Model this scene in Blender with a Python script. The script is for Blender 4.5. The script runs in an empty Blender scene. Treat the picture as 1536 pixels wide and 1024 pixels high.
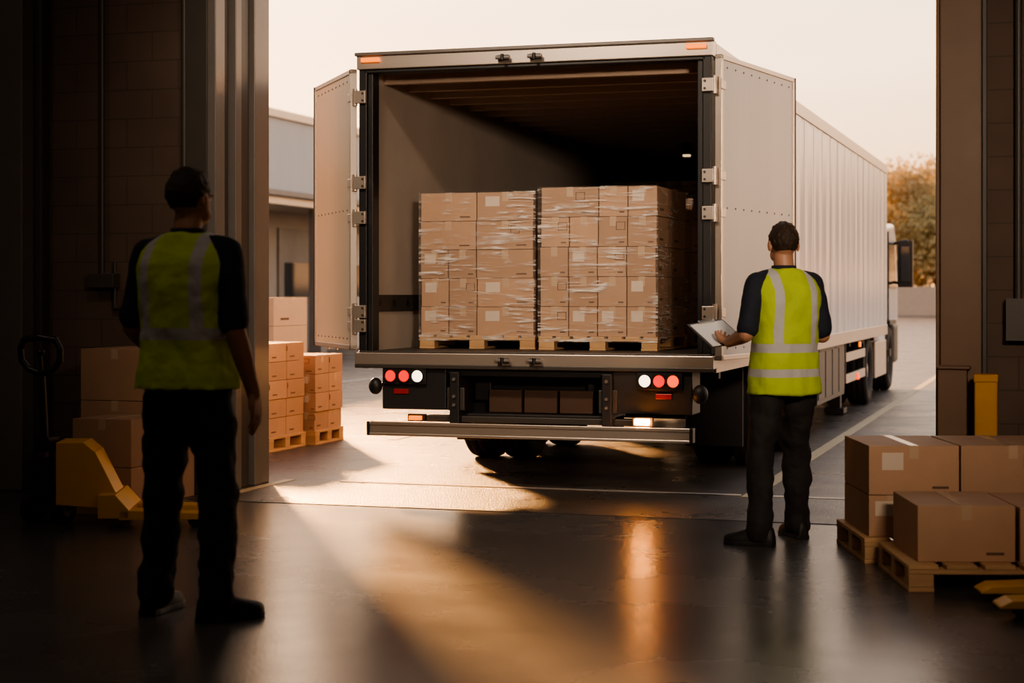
import bpy, bmesh, math, random
from mathutils import Vector, Matrix
random.seed(7)
V=Vector
scene=bpy.context.scene
COL=scene.collection

# ------------------------------------------------------------------ materials
def M(name,col,rough=.5,metal=0.0,var=0.0,vscale=3.0,rvar=0.0,bump=0.0,bscale=40.0,emit=None,estr=0.0,island=0.0,stretch=(1,1,1),spec=.5,coat=0.0):
    m=bpy.data.materials.new(name); m.use_nodes=True
    nt=m.node_tree; N=nt.nodes; L=nt.links
    p=N['Principled BSDF']
    p.inputs['Base Color'].default_value=(*col,1); p.inputs['Roughness'].default_value=rough
    p.inputs['Metallic'].default_value=metal
    p.inputs['Specular IOR Level'].default_value=spec
    p.inputs['Coat Weight'].default_value=coat
    tc=N.new('ShaderNodeTexCoord'); mp=N.new('ShaderNodeMapping'); mp.inputs['Scale'].default_value=stretch
    L.new(tc.outputs['Object'],mp.inputs['Vector'])
    if var>0 or rvar>0:
        n=N.new('ShaderNodeTexNoise'); n.inputs['Scale'].default_value=vscale; n.inputs['Detail'].default_value=6
        n.inputs['Roughness'].default_value=.6
        L.new(mp.outputs[0],n.inputs['Vector'])
    if var>0:
        mx=N.new('ShaderNodeMix'); mx.data_type='RGBA'
        mx.inputs['A'].default_value=(*[c*(1-var) for c in col],1); mx.inputs['B'].default_value=(*[min(1,c*(1+var)) for c in col],1)
        L.new(n.outputs['Fac'],mx.inputs['Factor']); out=mx.outputs['Result']
        if island>0:
            g=N.new('ShaderNodeNewGeometry'); mr=N.new('ShaderNodeMapRange')
            mr.inputs['To Min'].default_value=1-island; mr.inputs['To Max'].default_value=1+island
            L.new(g.outputs['Random Per Island'],mr.inputs['Value'])
            vm=N.new('ShaderNodeVectorMath'); vm.operation='SCALE'
            L.new(out,vm.inputs[0]); L.new(mr.outputs[0],vm.inputs['Scale']); out=vm.outputs[0]
        L.new(out,p.inputs['Base Color'])
    if rvar>0:
        mr=N.new('ShaderNodeMapRange'); mr.inputs['From Min'].default_value=.3; mr.inputs['From Max'].default_value=.7
        mr.inputs['To Min'].default_value=max(.02,rough-rvar); mr.inputs['To Max'].default_value=min(1,rough+rvar)
        L.new(n.outputs['Fac'],mr.inputs['Value']); L.new(mr.outputs[0],p.inputs['Roughness'])
    if bump>0:
        n2=N.new('ShaderNodeTexNoise'); n2.inputs['Scale'].default_value=bscale; n2.inputs['Detail'].default_value=5
        L.new(mp.outputs[0],n2.inputs['Vector'])
        b=N.new('ShaderNodeBump'); b.inputs['Strength'].default_value=bump; b.inputs['Distance'].default_value=.01
        L.new(n2.outputs['Fac'],b.inputs['Height']); L.new(b.outputs[0],p.inputs['Normal'])
    if emit:
        p.inputs['Emission Color'].default_value=(*emit,1); p.inputs['Emission Strength'].default_value=estr
    return m

def block_wall():
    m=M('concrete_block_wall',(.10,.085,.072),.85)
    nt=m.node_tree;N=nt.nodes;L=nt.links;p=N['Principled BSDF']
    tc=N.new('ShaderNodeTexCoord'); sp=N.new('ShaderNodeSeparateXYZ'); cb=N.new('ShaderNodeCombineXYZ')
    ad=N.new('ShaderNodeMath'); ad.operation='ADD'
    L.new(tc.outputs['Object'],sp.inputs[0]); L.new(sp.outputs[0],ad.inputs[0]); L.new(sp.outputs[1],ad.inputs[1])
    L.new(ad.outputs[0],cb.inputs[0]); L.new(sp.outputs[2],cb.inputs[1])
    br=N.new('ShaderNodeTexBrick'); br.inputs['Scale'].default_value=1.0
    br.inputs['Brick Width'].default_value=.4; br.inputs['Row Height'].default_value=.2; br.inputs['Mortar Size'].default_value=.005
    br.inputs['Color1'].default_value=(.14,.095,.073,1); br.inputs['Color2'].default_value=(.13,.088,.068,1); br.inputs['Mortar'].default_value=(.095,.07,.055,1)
    L.new(cb.outputs[0],br.inputs['Vector'])
    n=N.new('ShaderNodeTexNoise'); n.inputs['Scale'].default_value=2.5; n.inputs['Detail'].default_value=8
    L.new(tc.outputs['Object'],n.inputs['Vector'])
    mx=N.new('ShaderNodeMix'); mx.data_type='RGBA'; mx.blend_type='MULTIPLY'; mx.inputs['Factor'].default_value=.5
    L.new(br.outputs['Color'],mx.inputs['A']); L.new(n.outputs['Fac'],mx.inputs['B']); L.new(mx.outputs['Result'],p.inputs['Base Color'])
    b=N.new('ShaderNodeBump'); b.inputs['Strength'].default_value=.3; b.inputs['Distance'].default_value=.006
    iv=N.new('ShaderNodeMath'); iv.operation='SUBTRACT'; iv.inputs[0].default_value=1; L.new(br.outputs['Fac'],iv.inputs[1])
    L.new(iv.outputs[0],b.inputs['Height']); L.new(b.outputs[0],p.inputs['Normal'])
    return m

def panel_mat(name,col,rough,freq,axis,strength,metal=0.0):
    """sheet metal with shallow vertical flutes (bump only)"""
    m=M(name,col,rough,metal,var=.06,vscale=1.2)
    nt=m.node_tree;N=nt.nodes;L=nt.links;p=N['Principled BSDF']
    tc=N.new('ShaderNodeTexCoord'); sp=N.new('ShaderNodeSeparateXYZ'); L.new(tc.outputs['Object'],sp.inputs[0])
    a=N.new('ShaderNodeMath');a.operation='MULTIPLY';a.inputs[1].default_value=freq*2*math.pi; L.new(sp.outputs[axis],a.inputs[0])
    s=N.new('ShaderNodeMath');s.operation='SINE';L.new(a.outputs[0],s.inputs[0])
    mp=N.new('ShaderNodeMapping'); mp.inputs['Scale'].default_value=(6,6,.5) ; L.new(tc.outputs['Object'],mp.inputs[0])
    n=N.new('ShaderNodeTexNoise');n.inputs['Scale'].default_value=.8;n.inputs['Detail'].default_value=2;L.new(mp.outputs[0],n.inputs['Vector'])
    ad=N.new('ShaderNodeMath');ad.operation='MULTIPLY_ADD';ad.inputs[1].default_value=.35
    L.new(s.outputs[0],ad.inputs[0]);L.new(n.outputs['Fac'],ad.inputs[2])
    b=N.new('ShaderNodeBump');b.inputs['Strength'].default_value=strength;b.inputs['Distance'].default_value=.02
    L.new(ad.outputs[0],b.inputs['Height']);L.new(b.outputs[0],p.inputs['Normal'])
    return m

def wrap_mat():
    m=bpy.data.materials.new('stretch_wrap_film'); m.use_nodes=True
    nt=m.node_tree;N=nt.nodes;L=nt.links;p=N['Principled BSDF'];o=N['Material Output']
    p.inputs['Base Color'].default_value=(.78,.72,.67,1);p.inputs['Roughness'].default_value=.2
    tr=N.new('ShaderNodeBsdfTransparent');mx=N.new('ShaderNodeMixShader')
    tc=N.new('ShaderNodeTexCoord')
    mp=N.new('ShaderNodeMapping');mp.inputs['Scale'].default_value=(2.2,2.2,22);mp.inputs['Rotation'].default_value=(.10,.24,0)
    L.new(tc.outputs['Object'],mp.inputs[0])
    n=N.new('ShaderNodeTexNoise');n.inputs['Scale'].default_value=1.8;n.inputs['Detail'].default_value=6;n.inputs['Distortion'].default_value=1.0
    L.new(mp.outputs[0],n.inputs['Vector'])
    n2=N.new('ShaderNodeTexNoise');n2.inputs['Scale'].default_value=4.0;n2.inputs['Detail'].default_value=2
    L.new(tc.outputs['Object'],n2.inputs['Vector'])
    r=N.new('ShaderNodeMapRange');r.inputs['From Min'].default_value=.50;r.inputs['From Max'].default_value=.65;r.inputs['To Min'].default_value=0.0;r.inputs['To Max'].default_value=.85
    L.new(n.outputs['Fac'],r.inputs['Value'])
    r2=N.new('ShaderNodeMapRange');r2.inputs['From Min'].default_value=.42;r2.inputs['From Max'].default_value=.58
    L.new(n2.outputs['Fac'],r2.inputs['Value'])
    mu=N.new('ShaderNodeMath');mu.operation='MULTIPLY';L.new(r.outputs[0],mu.inputs[0]);L.new(r2.outputs[0],mu.inputs[1])
    ad=N.new('ShaderNodeMath');ad.operation='ADD';ad.inputs[1].default_value=.07;L.new(mu.outputs[0],ad.inputs[0])
    L.new(ad.outputs[0],mx.inputs[0]);L.new(tr.outputs[0],mx.inputs[1]);L.new(p.outputs[0],mx.inputs[2]);L.new(mx.outputs[0],o.inputs['Surface'])
    b=N.new('ShaderNodeBump');b.inputs['Strength'].default_value=.8;L.new(n.outputs['Fac'],b.inputs['Height']);L.new(b.outputs[0],p.inputs['Normal'])
    return m

def vest_mat(name,hb,vx,vzmin,col=(.46,.60,.035)):
    m=M(name,col,.75,var=.15,vscale=9,bump=.25,bscale=60)
    nt=m.node_tree;N=nt.nodes;L=nt.links;p=N['Principled BSDF']
    src=p.inputs['Base Color'].links[0].from_socket
    tc=N.new('ShaderNodeTexCoord');sp=N.new('ShaderNodeSeparateXYZ');L.new(tc.outputs['Object'],sp.inputs[0])
    def cmp(sock,v,e):
        c=N.new('ShaderNodeMath');c.operation='COMPARE';c.inputs[1].default_value=v;c.inputs[2].default_value=e;L.new(sock,c.inputs[0]);return c.outputs[0]
    def op(o,a,b):
        c=N.new('ShaderNodeMath');c.operation=o
        L.new(a,c.inputs[0])
        if isinstance(b,float):c.inputs[1].default_value=b
        else:L.new(b,c.inputs[1])
        return c.outputs[0]
    f=None
    for z,e in hb:
        c=cmp(sp.outputs[2],z,e); f=c if f is None else op('MAXIMUM',f,c)
    ab=N.new('ShaderNodeMath');ab.operation='ABSOLUTE';L.new(sp.outputs[0],ab.inputs[0])
    v=cmp(ab.outputs[0],vx,.025); v=op('MULTIPLY',v,op('GREATER_THAN',sp.outputs[2],vzmin))
    f=op('MAXIMUM',f,v)
    mx=N.new('ShaderNodeMix');mx.data_type='RGBA';L.new(f,mx.inputs['Factor']);L.new(src,mx.inputs['A']);mx.inputs['B'].default_value=(.48,.48,.48,1)
    zp=op('MULTIPLY',cmp(sp.outputs[0],0.0,.007),op('GREATER_THAN',sp.outputs[1],0.0))
    m2=N.new('ShaderNodeMix');m2.data_type='RGBA';L.new(zp,m2.inputs['Factor']);L.new(mx.outputs['Result'],m2.inputs['A']);m2.inputs['B'].default_value=(.02,.02,.02,1)
    L.new(m2.outputs['Result'],p.inputs['Base Color'])
    return m

def leaf_mat(name,col):
    m=bpy.data.materials.new(name);m.use_nodes=True;nt=m.node_tree;N=nt.nodes;L=nt.links;o=N['Material Output']
    d=N['Principled BSDF'];d.inputs['Base Color'].default_value=(*col,1);d.inputs['Roughness'].default_value=.7
    t=N.new('ShaderNodeBsdfTranslucent');mx=N.new('ShaderNodeMixShader');mx.inputs[0].default_value=.4
    n=N.new('ShaderNodeTexNoise');n.inputs['Scale'].default_value=.9
    tc=N.new('ShaderNodeTexCoord');L.new(tc.outputs['Object'],n.inputs['Vector'])
    c=N.new('ShaderNodeMix');c.data_type='RGBA';c.inputs['A'].default_value=(*[x*.8 for x in col],1);c.inputs['B'].default_value=(min(1,col[0]*1.2),col[1]*1.15,col[2],1)
    L.new(n.outputs['Fac'],c.inputs['Factor']);L.new(c.outputs['Result'],d.inputs['Base Color']);L.new(c.outputs['Result'],t.inputs['Color'])
    L.new(d.outputs[0],mx.inputs[1]);L.new(t.outputs[0],mx.inputs[2]);L.new(mx.outputs[0],o.inputs['Surface'])
    return m

asphalt=M('asphalt',(.072,.060,.050),.33,var=.5,vscale=1.3,rvar=.12,bump=.8,bscale=80)
concrete=M('polished_concrete',(.090,.087,.085),.26,var=.14,vscale=.7,rvar=.05,bump=.10,bscale=60,spec=.8)
wallm=block_wall()
ceilm=M('ceiling_metal',(.10,.10,.10),.7,var=.2)
steel_d=M('dark_painted_steel',(.06,.053,.048),.45,var=.2,vscale=4)
steel_g=M('grey_frame_steel',(.18,.165,.155),.4,.2,var=.2,vscale=3)
brownst=M('brown_painted_steel',(.135,.078,.046),.45,var=.25,vscale=3)
alu=M('aluminium',(.55,.48,.42),.36,.7,var=.12,vscale=2,stretch=(1,1,6))
chrome=M('galvanised_steel',(.5,.48,.46),.3,.9,var=.1)
white_side=panel_mat('trailer_white_panel',(.66,.64,.62),.22,2.0,1,.55)
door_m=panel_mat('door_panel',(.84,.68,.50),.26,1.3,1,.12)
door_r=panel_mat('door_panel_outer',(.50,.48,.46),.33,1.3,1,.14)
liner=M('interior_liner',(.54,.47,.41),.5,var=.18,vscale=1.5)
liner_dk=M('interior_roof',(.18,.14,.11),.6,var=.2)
ribm=M('roof_rib',(.66,.50,.39),.45,.2)
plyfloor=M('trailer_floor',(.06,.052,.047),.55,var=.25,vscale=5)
black=M('black_plastic',(.018,.018,.02),.45,var=.2)
hgrey=M('handle_rubber',(.035,.034,.036),.35)
chassis=M('chassis_black',(.022,.021,.023),.5,var=.3,vscale=6)
rubber=M('tyre_rubber',(.018,.017,.017),.75,var=.2,bump=.2)
card=M('cardboard',(.40,.245,.155),.7,var=.12,vscale=6,island=.14,bump=.12,bscale=30)
card_l=M('cardboard_pale',(.58,.45,.33),.75,var=.12,vscale=5,island=.12)
tape=M('packing_tape',(.50,.36,.25),.25)
label=M('paper_label',(.6,.5,.41),.5)
ink=M('printed_mark',(.12,.07,.045),.7)
wood=M('pallet_wood',(.50,.31,.16),.75,var=.3,vscale=5,island=.15,stretch=(1,6,6))
wrapm=wrap_mat()
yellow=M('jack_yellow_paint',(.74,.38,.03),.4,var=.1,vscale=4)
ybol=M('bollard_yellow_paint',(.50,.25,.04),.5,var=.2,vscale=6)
yline=M('road_paint_yellow',(.46,.38,.24),.6,var=.35,vscale=12)
wline=M('road_paint_white',(.50,.44,.38),.6,var=.35,vscale=12)
red_on=M('tail_lamp_red',(.5,.01,.005),.3,emit=(1,.012,.0),estr=1.1)
org_on=M('tail_lamp_orange',(.6,.06,.01),.3,emit=(1,.07,.004),estr=1.5)
wht_on=M('reverse_lamp_white',(.8,.8,.75),.3,emit=(1,.80,.55),estr=2.6)
mark_on=M('marker_lamp_amber',(.9,.4,.1),.3,emit=(1,.33,.06),estr=90)
amber=M('marker_lens_amber',(.8,.22,.02),.3,emit=(1,.20,.01),estr=1.3)
redref=M('red_reflector',(.35,.02,.015),.3)
glass=M('dark_glass',(.03,.035,.04),.08)
cabw=M('cab_white_paint',(.6,.6,.6),.3,coat=.5)
navy=M('navy_shirt',(.014,.018,.034),.85,var=.2,vscale=10,bump=.3,bscale=50)
trous=M('dark_trousers',(.020,.018,.019),.85,var=.25,vscale=10,bump=.3,bscale=50)
skin=M('skin',(.42,.22,.14),.5,var=.12,vscale=14)
hairm=M('brown_hair',(.035,.02,.012),.6,var=.3,vscale=60,bump=.8,bscale=120)
shoe=M('black_leather',(.014,.013,.012),.55,var=.2)
lipm=M('lips',(.35,.13,.1),.5)
eyew=M('eye_white',(.6,.6,.58),.3)
eyed=M('eye_iris',(.04,.025,.015),.2)
paper=M('paper_sheet',(.8,.8,.8),.6)

# ------------------------------------------------------------------ builder
class B:
    def __init__(s): s.bm=bmesh.new(); s.mats=[]; s.xf=None
    def mi(s,m):
        if m not in s.mats: s.mats.append(m)
        return s.mats.index(m)
    def v(s,p):
        p=V(p)
        if s.xf is not None: p=s.xf@p
        return s.bm.verts.new(p)
    def face(s,vs,m,smooth=False):
        f=s.bm.faces.new(vs); f.material_index=s.mi(m); f.smooth=smooth; return f
    def box(s,x0,x1,y0,y1,z0,z1,m):
        c=[s.v((x,y,z)) for z in (z0,z1) for y in (y0,y1) for x in (x0,x1)]
        for q in ((0,2,3,1),(4,5,7,6),(0,1,5,4),(1,3,7,5),(3,2,6,7),(2,0,4,6)): s.face([c[i] for i in q],m)
    def prism(s,poly,axis,a,b,m):
        def P(q,w):
            if axis=='x': return (w,q[0],q[1])
            if axis=='y': return (q[0],w,q[1])
            return (q[0],q[1],w)
        A=[s.v(P(q,a)) for q in poly];C=[s.v(P(q,b)) for q in poly];n=len(poly)
        s.face(A,m);s.face(C[::-1],m)
        for i in range(n): s.face([A[i],C[i],C[(i+1)%n],A[(i+1)%n]],m)
    def frame(s,d):
        d=d.normalized();a=V((0,0,1)) if abs(d.z)<.9 else V((1,0,0))
        u=d.cross(a).normalized();w=d.cross(u).normalized();return u,w
    def cyl(s,p0,p1,r0,m,r1=None,seg=20):
        p0=V(p0);p1=V(p1);r1=r0 if r1 is None else r1
        u,w=s.frame(p1-p0)
        R=[]
        for p,r in((p0,r0),(p1,r1)): R.append([p+u*math.cos(2*math.pi*i/seg)*r+w*math.sin(2*math.pi*i/seg)*r for i in range(seg)])
        A=[s.v(q) for q in R[0]];C=[s.v(q) for q in R[1]]
        for i in range(seg): s.face([A[i],A[(i+1)%seg],C[(i+1)%seg],C[i]],m,True)
        s.face([s.v(q) for q in R[0]][::-1],m);s.face([s.v(q) for q in R[1]],m)
    def path(s,pts,r,m,seg=10):
        for a,b in zip(pts,pts[1:]): s.cyl(a,b,r,m,seg=seg)
        for p in pts[1:-1]: s.ell(p,(r,r,r),m,seg,6)
    def ell(s,c,r,m,seg=16,rg=10,rot=None):
        c=V(c)
        rows=[]
        for j in range(rg+1):
            th=math.pi*j/rg
            if j in(0,rg): 
                q=V((0,0,r[2]*math.cos(th)))
                if rot: q=rot@q
                rows.append([s.v(c+q)]);continue
            row=[]
            for i in range(seg):
                ph=2*math.pi*i/seg
                q=V((r[0]*math.sin(th)*math.cos(ph),r[1]*math.sin(th)*math.sin(ph),r[2]*math.cos(th)))
                if rot:q=rot@q
                row.append(s.v(c+q))
            rows.append(row)
        for j in range(rg):
            a,b=rows[j],rows[j+1]
            for i in range(seg):
                k=(i+1)%seg
                if len(a)==1: s.face([a[0],b[i],b[k]],m,True)
                elif len(b)==1: s.face([a[i],b[0],a[k]],m,True)
                else: s.face([a[i],b[i],b[k],a[k]],m,True)
    def chain(s,pts,rad,m,seg=12):
        pts=[V(p) for p in pts]
        for p,r in zip(pts,rad): s.ell(p,(r,r,r),m,seg,8)
        for i in range(len(pts)-1):
            a,b=pts[i],pts[i+1]
            if (b-a).length<1e-5: continue
            s.cyl(a,b,rad[i],m,rad[i+1],seg)
    def loft(s,rings,m,seg=28,n=2.3):
        rows=[]
        for cx,cy,z,rx,ry in rings:
            row=[]
            for i in range(seg):
                t=2*math.pi*i/seg;c,d=math.cos(t),math.sin(t)
                row.append(s.v((cx+rx*math.copysign(abs(c)**(2/n),c),cy+ry*math.copysign(abs(d)**(2/n),d),z)))
            rows.append(row)
        for a,b in zip(rows,rows[1:]):
            for i in range(seg):
                k=(i+1)%seg;s.face([a[i],a[k],b[k],b[i]],m,True)
        s.face(rows[0][::-1],m);s.face(rows[-1],m)
    def lathe(s,prof,c,m,seg=36,axis='x'):
        rows=[]
        for a,r in prof:
            row=[]
            for i in range(seg):
                t=2*math.pi*i/seg
                if axis=='x': row.append(s.v((c[0]+a,c[1]+r*math.cos(t),c[2]+r*math.sin(t))))
                else: row.append(s.v((c[0]+r*math.cos(t),c[1]+a,c[2]+r*math.sin(t))))
            rows.append(row)
        for a,b in zip(rows,rows[1:]):
            for i in range(seg):
                k=(i+1)%seg;s.face([a[i],a[k],b[k],b[i]],m,True)
    def make(s,name,parent=None,bevel=0,loc=(0,0,0),rot=0,seg=2,recalc=True):
        if recalc: bmesh.ops.recalc_face_normals(s.bm,faces=s.bm.faces)
        me=bpy.data.meshes.new(name);s.bm.to_mesh(me);s.bm.free()
        for m in s.mats: me.materials.append(m)
        o=bpy.data.objects.new(name,me);COL.objects.link(o)
        o.location=loc;o.rotation_euler=(0,0,rot)
        if parent:o.parent=parent
        if bevel>0:
            md=o.modifiers.new('bevel','BEVEL');md.width=bevel;md.segments=seg;md.limit_method='ANGLE';md.angle_limit=math.radians(50);md.use_clamp_overlap=True
        return o

def empty(name,loc=(0,0,0),rot=0,scale=1):
    e=bpy.data.objects.new(name,None);COL.objects.link(e);e.location=loc;e.rotation_euler=(0,0,rot);e.scale=(scale,)*3
    e.empty_display_size=.2
    return e

# ------------------------------------------------------------------ room & ground
TH=-1.08
b=B();b.box(-6,10,-17,TH,-.2,0,concrete);b.make('floor')
b=B()
b.box(-250,250,TH,420,-.2,0,asphalt);b.make('ground')
def wall(name,x0,x1,y0,y1,z0,z1,m=wallm):
    b=B();b.box(x0,x1,y0,y1,z0,z1,m);return b.make(name,bevel=.01)
WI,WO=-.75,.05
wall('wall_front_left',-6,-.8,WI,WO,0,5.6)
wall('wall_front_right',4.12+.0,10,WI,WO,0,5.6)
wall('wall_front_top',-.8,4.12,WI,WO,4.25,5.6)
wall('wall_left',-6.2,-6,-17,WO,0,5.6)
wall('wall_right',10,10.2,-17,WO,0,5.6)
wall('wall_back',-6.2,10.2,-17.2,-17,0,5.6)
b=B();b.box(-6.2,10.2,-17.2,WO,5.6,5.8,ceilm)
for i in range(8): b.box(-6,10,-16+i*2,-15.85+i*2,5.25,5.6,steel_d)
b.make('ceiling')
b=B()
b.box(-.8,-.735,-.80,-.66,0,4.25,steel_g)
b.box(-.8,-.765,-.66,-.55,0,4.25,steel_d)
b.box(-.8,-.72,-.52,-.43,0,4.25,steel_g)
b.box(-.8,-.77,-.40,-.22,0,4.25,steel_d)
b.box(-.8,-.74,-.18,.06,0,4.25,steel_g)
b.box(-.98,-.8,-.80,-.75,0,4.25,steel_d)
b.make('trim_1',bevel=.006)
b=B()
b.box(4.10,4.34,-.84,-.75,0,4.25,brownst)
b.box(4.07,4.12,-.80,.06,0,4.25,brownst)
b.box(4.34,4.37,-.80,-.75,0,4.25,steel_d)
b.box(4.09,4.26,-.93,-.84,0,.93,brownst)
b.box(4.09,4.28,-.95,-.82,.93,.95,brownst)
b.make('trim_2',bevel=.006)
b=B();b.box(-.8,4.12,-.80,-.70,4.10,4.26,steel_g);b.make('trim_3',bevel=.006)
b=B();b.box(-2.75,-2.13,-1.0,-.75,0,5.25,steel_g);b.box(-2.13,-2.06,-.86,-.75,0,5.25,steel_d);b.make('trim_4',bevel=.01)
b=B()
b.path([(-1.62,-.79,4.8),(-1.62,-.79,1.45)],.018,steel_d)
b.path([(-1.52,-.79,1.6),(-1.52,-.79,1.28),(-1.45,-.79,1.28)],.014,steel_d)
b.box(-1.70,-1.50,-.85,-.75,1.42,1.52,steel_d)
b.path([(-.98,-.79,5.0),(-.98,-.79,1.0)],.02,steel_d)
b.make('wall_conduit',bevel=.004)
b=B();b.path([(4.55,-.79,5.0),(4.55,-.79,1.2)],.022,steel_d);b.box(4.48,4.62,-.86,-.75,1.1,1.35,steel_d);b.make('wall_conduit')
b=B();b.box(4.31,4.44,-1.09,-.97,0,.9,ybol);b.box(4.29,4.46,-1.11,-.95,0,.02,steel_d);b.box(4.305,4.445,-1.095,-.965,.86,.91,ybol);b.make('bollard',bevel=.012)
b=B();b.box(-.70,-.62,-.95,.25,.0005,.004,yline);b.make('floor_marking')
b=B()
b.box(2.72,2.82,.15,60,.001,.005,yline)
b.box(6.2,6.3,6,60,.001,.005,yline)
b.box(-.25,2.7,.22,.29,.001,.005,wline)
b.box(2.9,4.2,.22,.29,.001,.005,wline)
b.box(-2.2,-.6,7.0,7.12,.001,.005,wline)
b.box(-6.0,-5.9,4,40,.001,.005,wline)
b.box(-1.3,-1.2,3.8,30,.001,.005,wline)
for i in range(7): b.box(2.9,9,16+i*6,16.12+i*6,.001,.005,wline)
b.make('parking_lines')
b=B();b.box(-.8,4.1,TH-.015,TH+.015,.0005,.004,steel_d);b.make('threshold_strip')

# ------------------------------------------------------------------ trailer truck
T=empty('semi_trailer_truck')
W=2.55;LEN=12.0;ZB=.87;ZF=.97;ZT=3.07
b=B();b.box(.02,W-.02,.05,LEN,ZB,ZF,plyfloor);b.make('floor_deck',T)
b=B();b.box(0,.025,.1,LEN,ZF-.05,ZT-.06,white_side);b.make('side_wall_left',T)
b=B();b.box(.025,.045,.1,LEN-.03,ZF,ZT-.07,liner);b.make('liner_left',T)
b=B();b.box(W-.025,W,.1,LEN,ZF-.05,ZT-.06,white_side);b.make('side_wall_right',T)
b=B();b.box(W-.045,W-.025,.1,LEN-.03,ZF,ZT-.07,liner);b.make('liner_right',T)
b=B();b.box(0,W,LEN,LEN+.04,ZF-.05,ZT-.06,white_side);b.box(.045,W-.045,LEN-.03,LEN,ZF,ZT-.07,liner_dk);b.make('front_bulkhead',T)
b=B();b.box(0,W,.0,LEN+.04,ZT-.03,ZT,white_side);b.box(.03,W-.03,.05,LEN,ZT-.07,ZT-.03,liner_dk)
for i in range(24):
    y=.35+i*.48; b.box(.045,W-.045,y,y+.06,ZT-.16,ZT-.07,ribm)
b.make('roof',T,bevel=.004)
b=B()
for x0,x1 in((-.012,.01),(W-.01,W+.012)):
    b.box(x0,x1,.1,LEN+.04,ZT-.11,ZT+.004,alu)
    b.box(x0,x1,.1,LEN+.04,ZB-.03,ZB+.10,alu)
b.make('side_rails',T,bevel=.004)
b=B()
for i in range(1,20):
    y=.1+i*.61
    b.box(W,W+.003,y-.010,y+.010,ZB+.1,ZT-.11,white_side);b.box(-.003,0,y-.010,y+.010,ZB+.1,ZT-.11,white_side)
b.make('panel_seams',T)
b=B()
b.box(0,.06,-.02,.12,ZB,ZT,black);b.box(.06,.10,.0,.12,ZF,ZT-.1,black)
b.box(W-.06,W,-.02,.12,ZB,ZT,black);b.box(W-.10,W-.06,.0,.12,ZF,ZT-.1,black)
b.make('rear_posts',T,bevel=.006)
b=B();b.box(-.01,W+.01,-.04,.12,ZT-.095,ZT+.015,alu);b.box(.04,W-.04,-.02,.12,ZT-.12,ZT-.095,black)
b.box(-.02,W+.02,-.06,.0,ZT+.0,ZT+.025,steel_g);b.make('rear_header',T,bevel=.006)
b=B();b.box(-.02,W+.02,-.05,.12,ZB,ZB+.09,alu);b.box(0,W,-.03,.12,ZB+.09,ZF+.002,steel_d)
b.box(-.02,W+.02,-.055,-.04,ZB-.02,ZB+.01,steel_d);b.make('rear_sill',T,bevel=.006)
b=B()
for x in(1.1,1.33):
    for z in(ZT-.055,ZB+.045):
        b.box(x-.04,x+.04,-.08,-.04,z-.018,z+.018,steel_d);b.cyl((x-.05,-.085,z),(x+.05,-.085,z),.014,steel_g,seg=10)
        b.cyl((x,-.10,z-.02),(x,-.10,z+.02),.012,black,seg=10)
b.make('lock_keepers',T,bevel=.003)
b=B()
for x0 in(.03,W-.17): b.box(x0,x0+.14,-.065,-.04,ZT-.045,ZT-.015,amber)
b.make('marker_lamps_top',T,bevel=.004)
b=B();b.box(W-.02,W+.05,2.0,2.2,ZT,ZT+.05,black);b.box(W+.0,W+.05,2.02,2.14,ZT+.01,ZT+.045,redref);b.make('roof_marker_lamp',T,bevel=.005)
b=B()
for x,sg in((0,-1),(W,1)):
    for z in(ZF+.18,1.92,2.17,2.78,1.25):
        b.box(x-sg*.06,x+sg*.02,-.05,-.015,z-.045,z+.045,alu)
        b.cyl((x+sg*.025,-.03,z-.06),(x+sg*.025,-.03,z+.06),.017,alu,seg=12)
        b.cyl((x-sg*.04,-.055,z-.025),(x-sg*.04,-.05,z-.025),.009,steel_d,seg=8)
        b.cyl((x-sg*.04,-.055,z+.025),(x-sg*.04,-.05,z+.025),.009,steel_d,seg=8)
b.make('hinges',T,bevel=.003)
def door(name,hx,hy,ex,ey,z0,z1,mm,side):
    d=V((ex-hx,ey-hy,0));ln=d.length;ang=math.atan2(d.y,d.x)-math.pi/2
    b=B()
    b.box(-.018,.018,.03,ln-.03,z0+.03,z1-.03,mm)
    for a,c,e,f in((0,ln,z0,z0+.035),(0,ln,z1-.035,z1),(0,.035,z0,z1),(ln-.035,ln,z0,z1)):
        b.box(-.025,.025,a,c,e,f,alu)
    b.box(-.03,.03,ln,ln+.012,z0,z1,black)
    for i in range(9):
        y=.12+i*(ln-.24)/8
        for z in(z0+.08,z1-.08,(z0+z1)/2):
            b.cyl((side*.018,y,z),(side*.022,y,z),.007,steel_g,seg=8)
    for y in(ln-.18,ln-.45):
        b.cyl((-side*.045,y,z0-.02),(-side*.045,y,z1+.02),.013,chrome,seg=10)
        for k in range(5):
            z=z0+.15+k*(z1-z0-.3)/4;x0,x1=sorted((-side*.02,-side*.06)); b.box(x0,x1,y-.03,y+.03,z-.02,z+.02,steel_d)
    for z in(ZF+.18,1.92,2.17,2.78,1.25):
        b.box(min(side*.02,side*.03),max(side*.02,side*.03),-.01,.07,z-.03,z+.03,alu)
    o=b.make(name,T,bevel=.004);o.location=(hx,hy,0);o.rotation_euler=(0,0,ang);return o
door('door_left',-.045,-.01,-.745,.94,.975,2.985,door_m,-1)
aR=math.radians(28-17.5)
hx,hy=W+.045,-.01
door('door_right',hx,hy,hx+1.5*math.sin(aR),hy+1.5*math.cos(aR),.93,2.985,door_r,1)
b=B()
for x0,x1 in((.045,.06),(W-.06,W-.045)):
    b.box(x0,x1,.12,LEN-.1,1.25,1.37,steel_d)
    b.box(x0,x1+.0,.12,LEN-.1,ZF,1.22,liner)
    for i in range(40): b.box(x0-.001 if x0>1 else x0,x1+.003,.2+i*.28,.26+i*.28,1.29,1.33,black)
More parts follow.
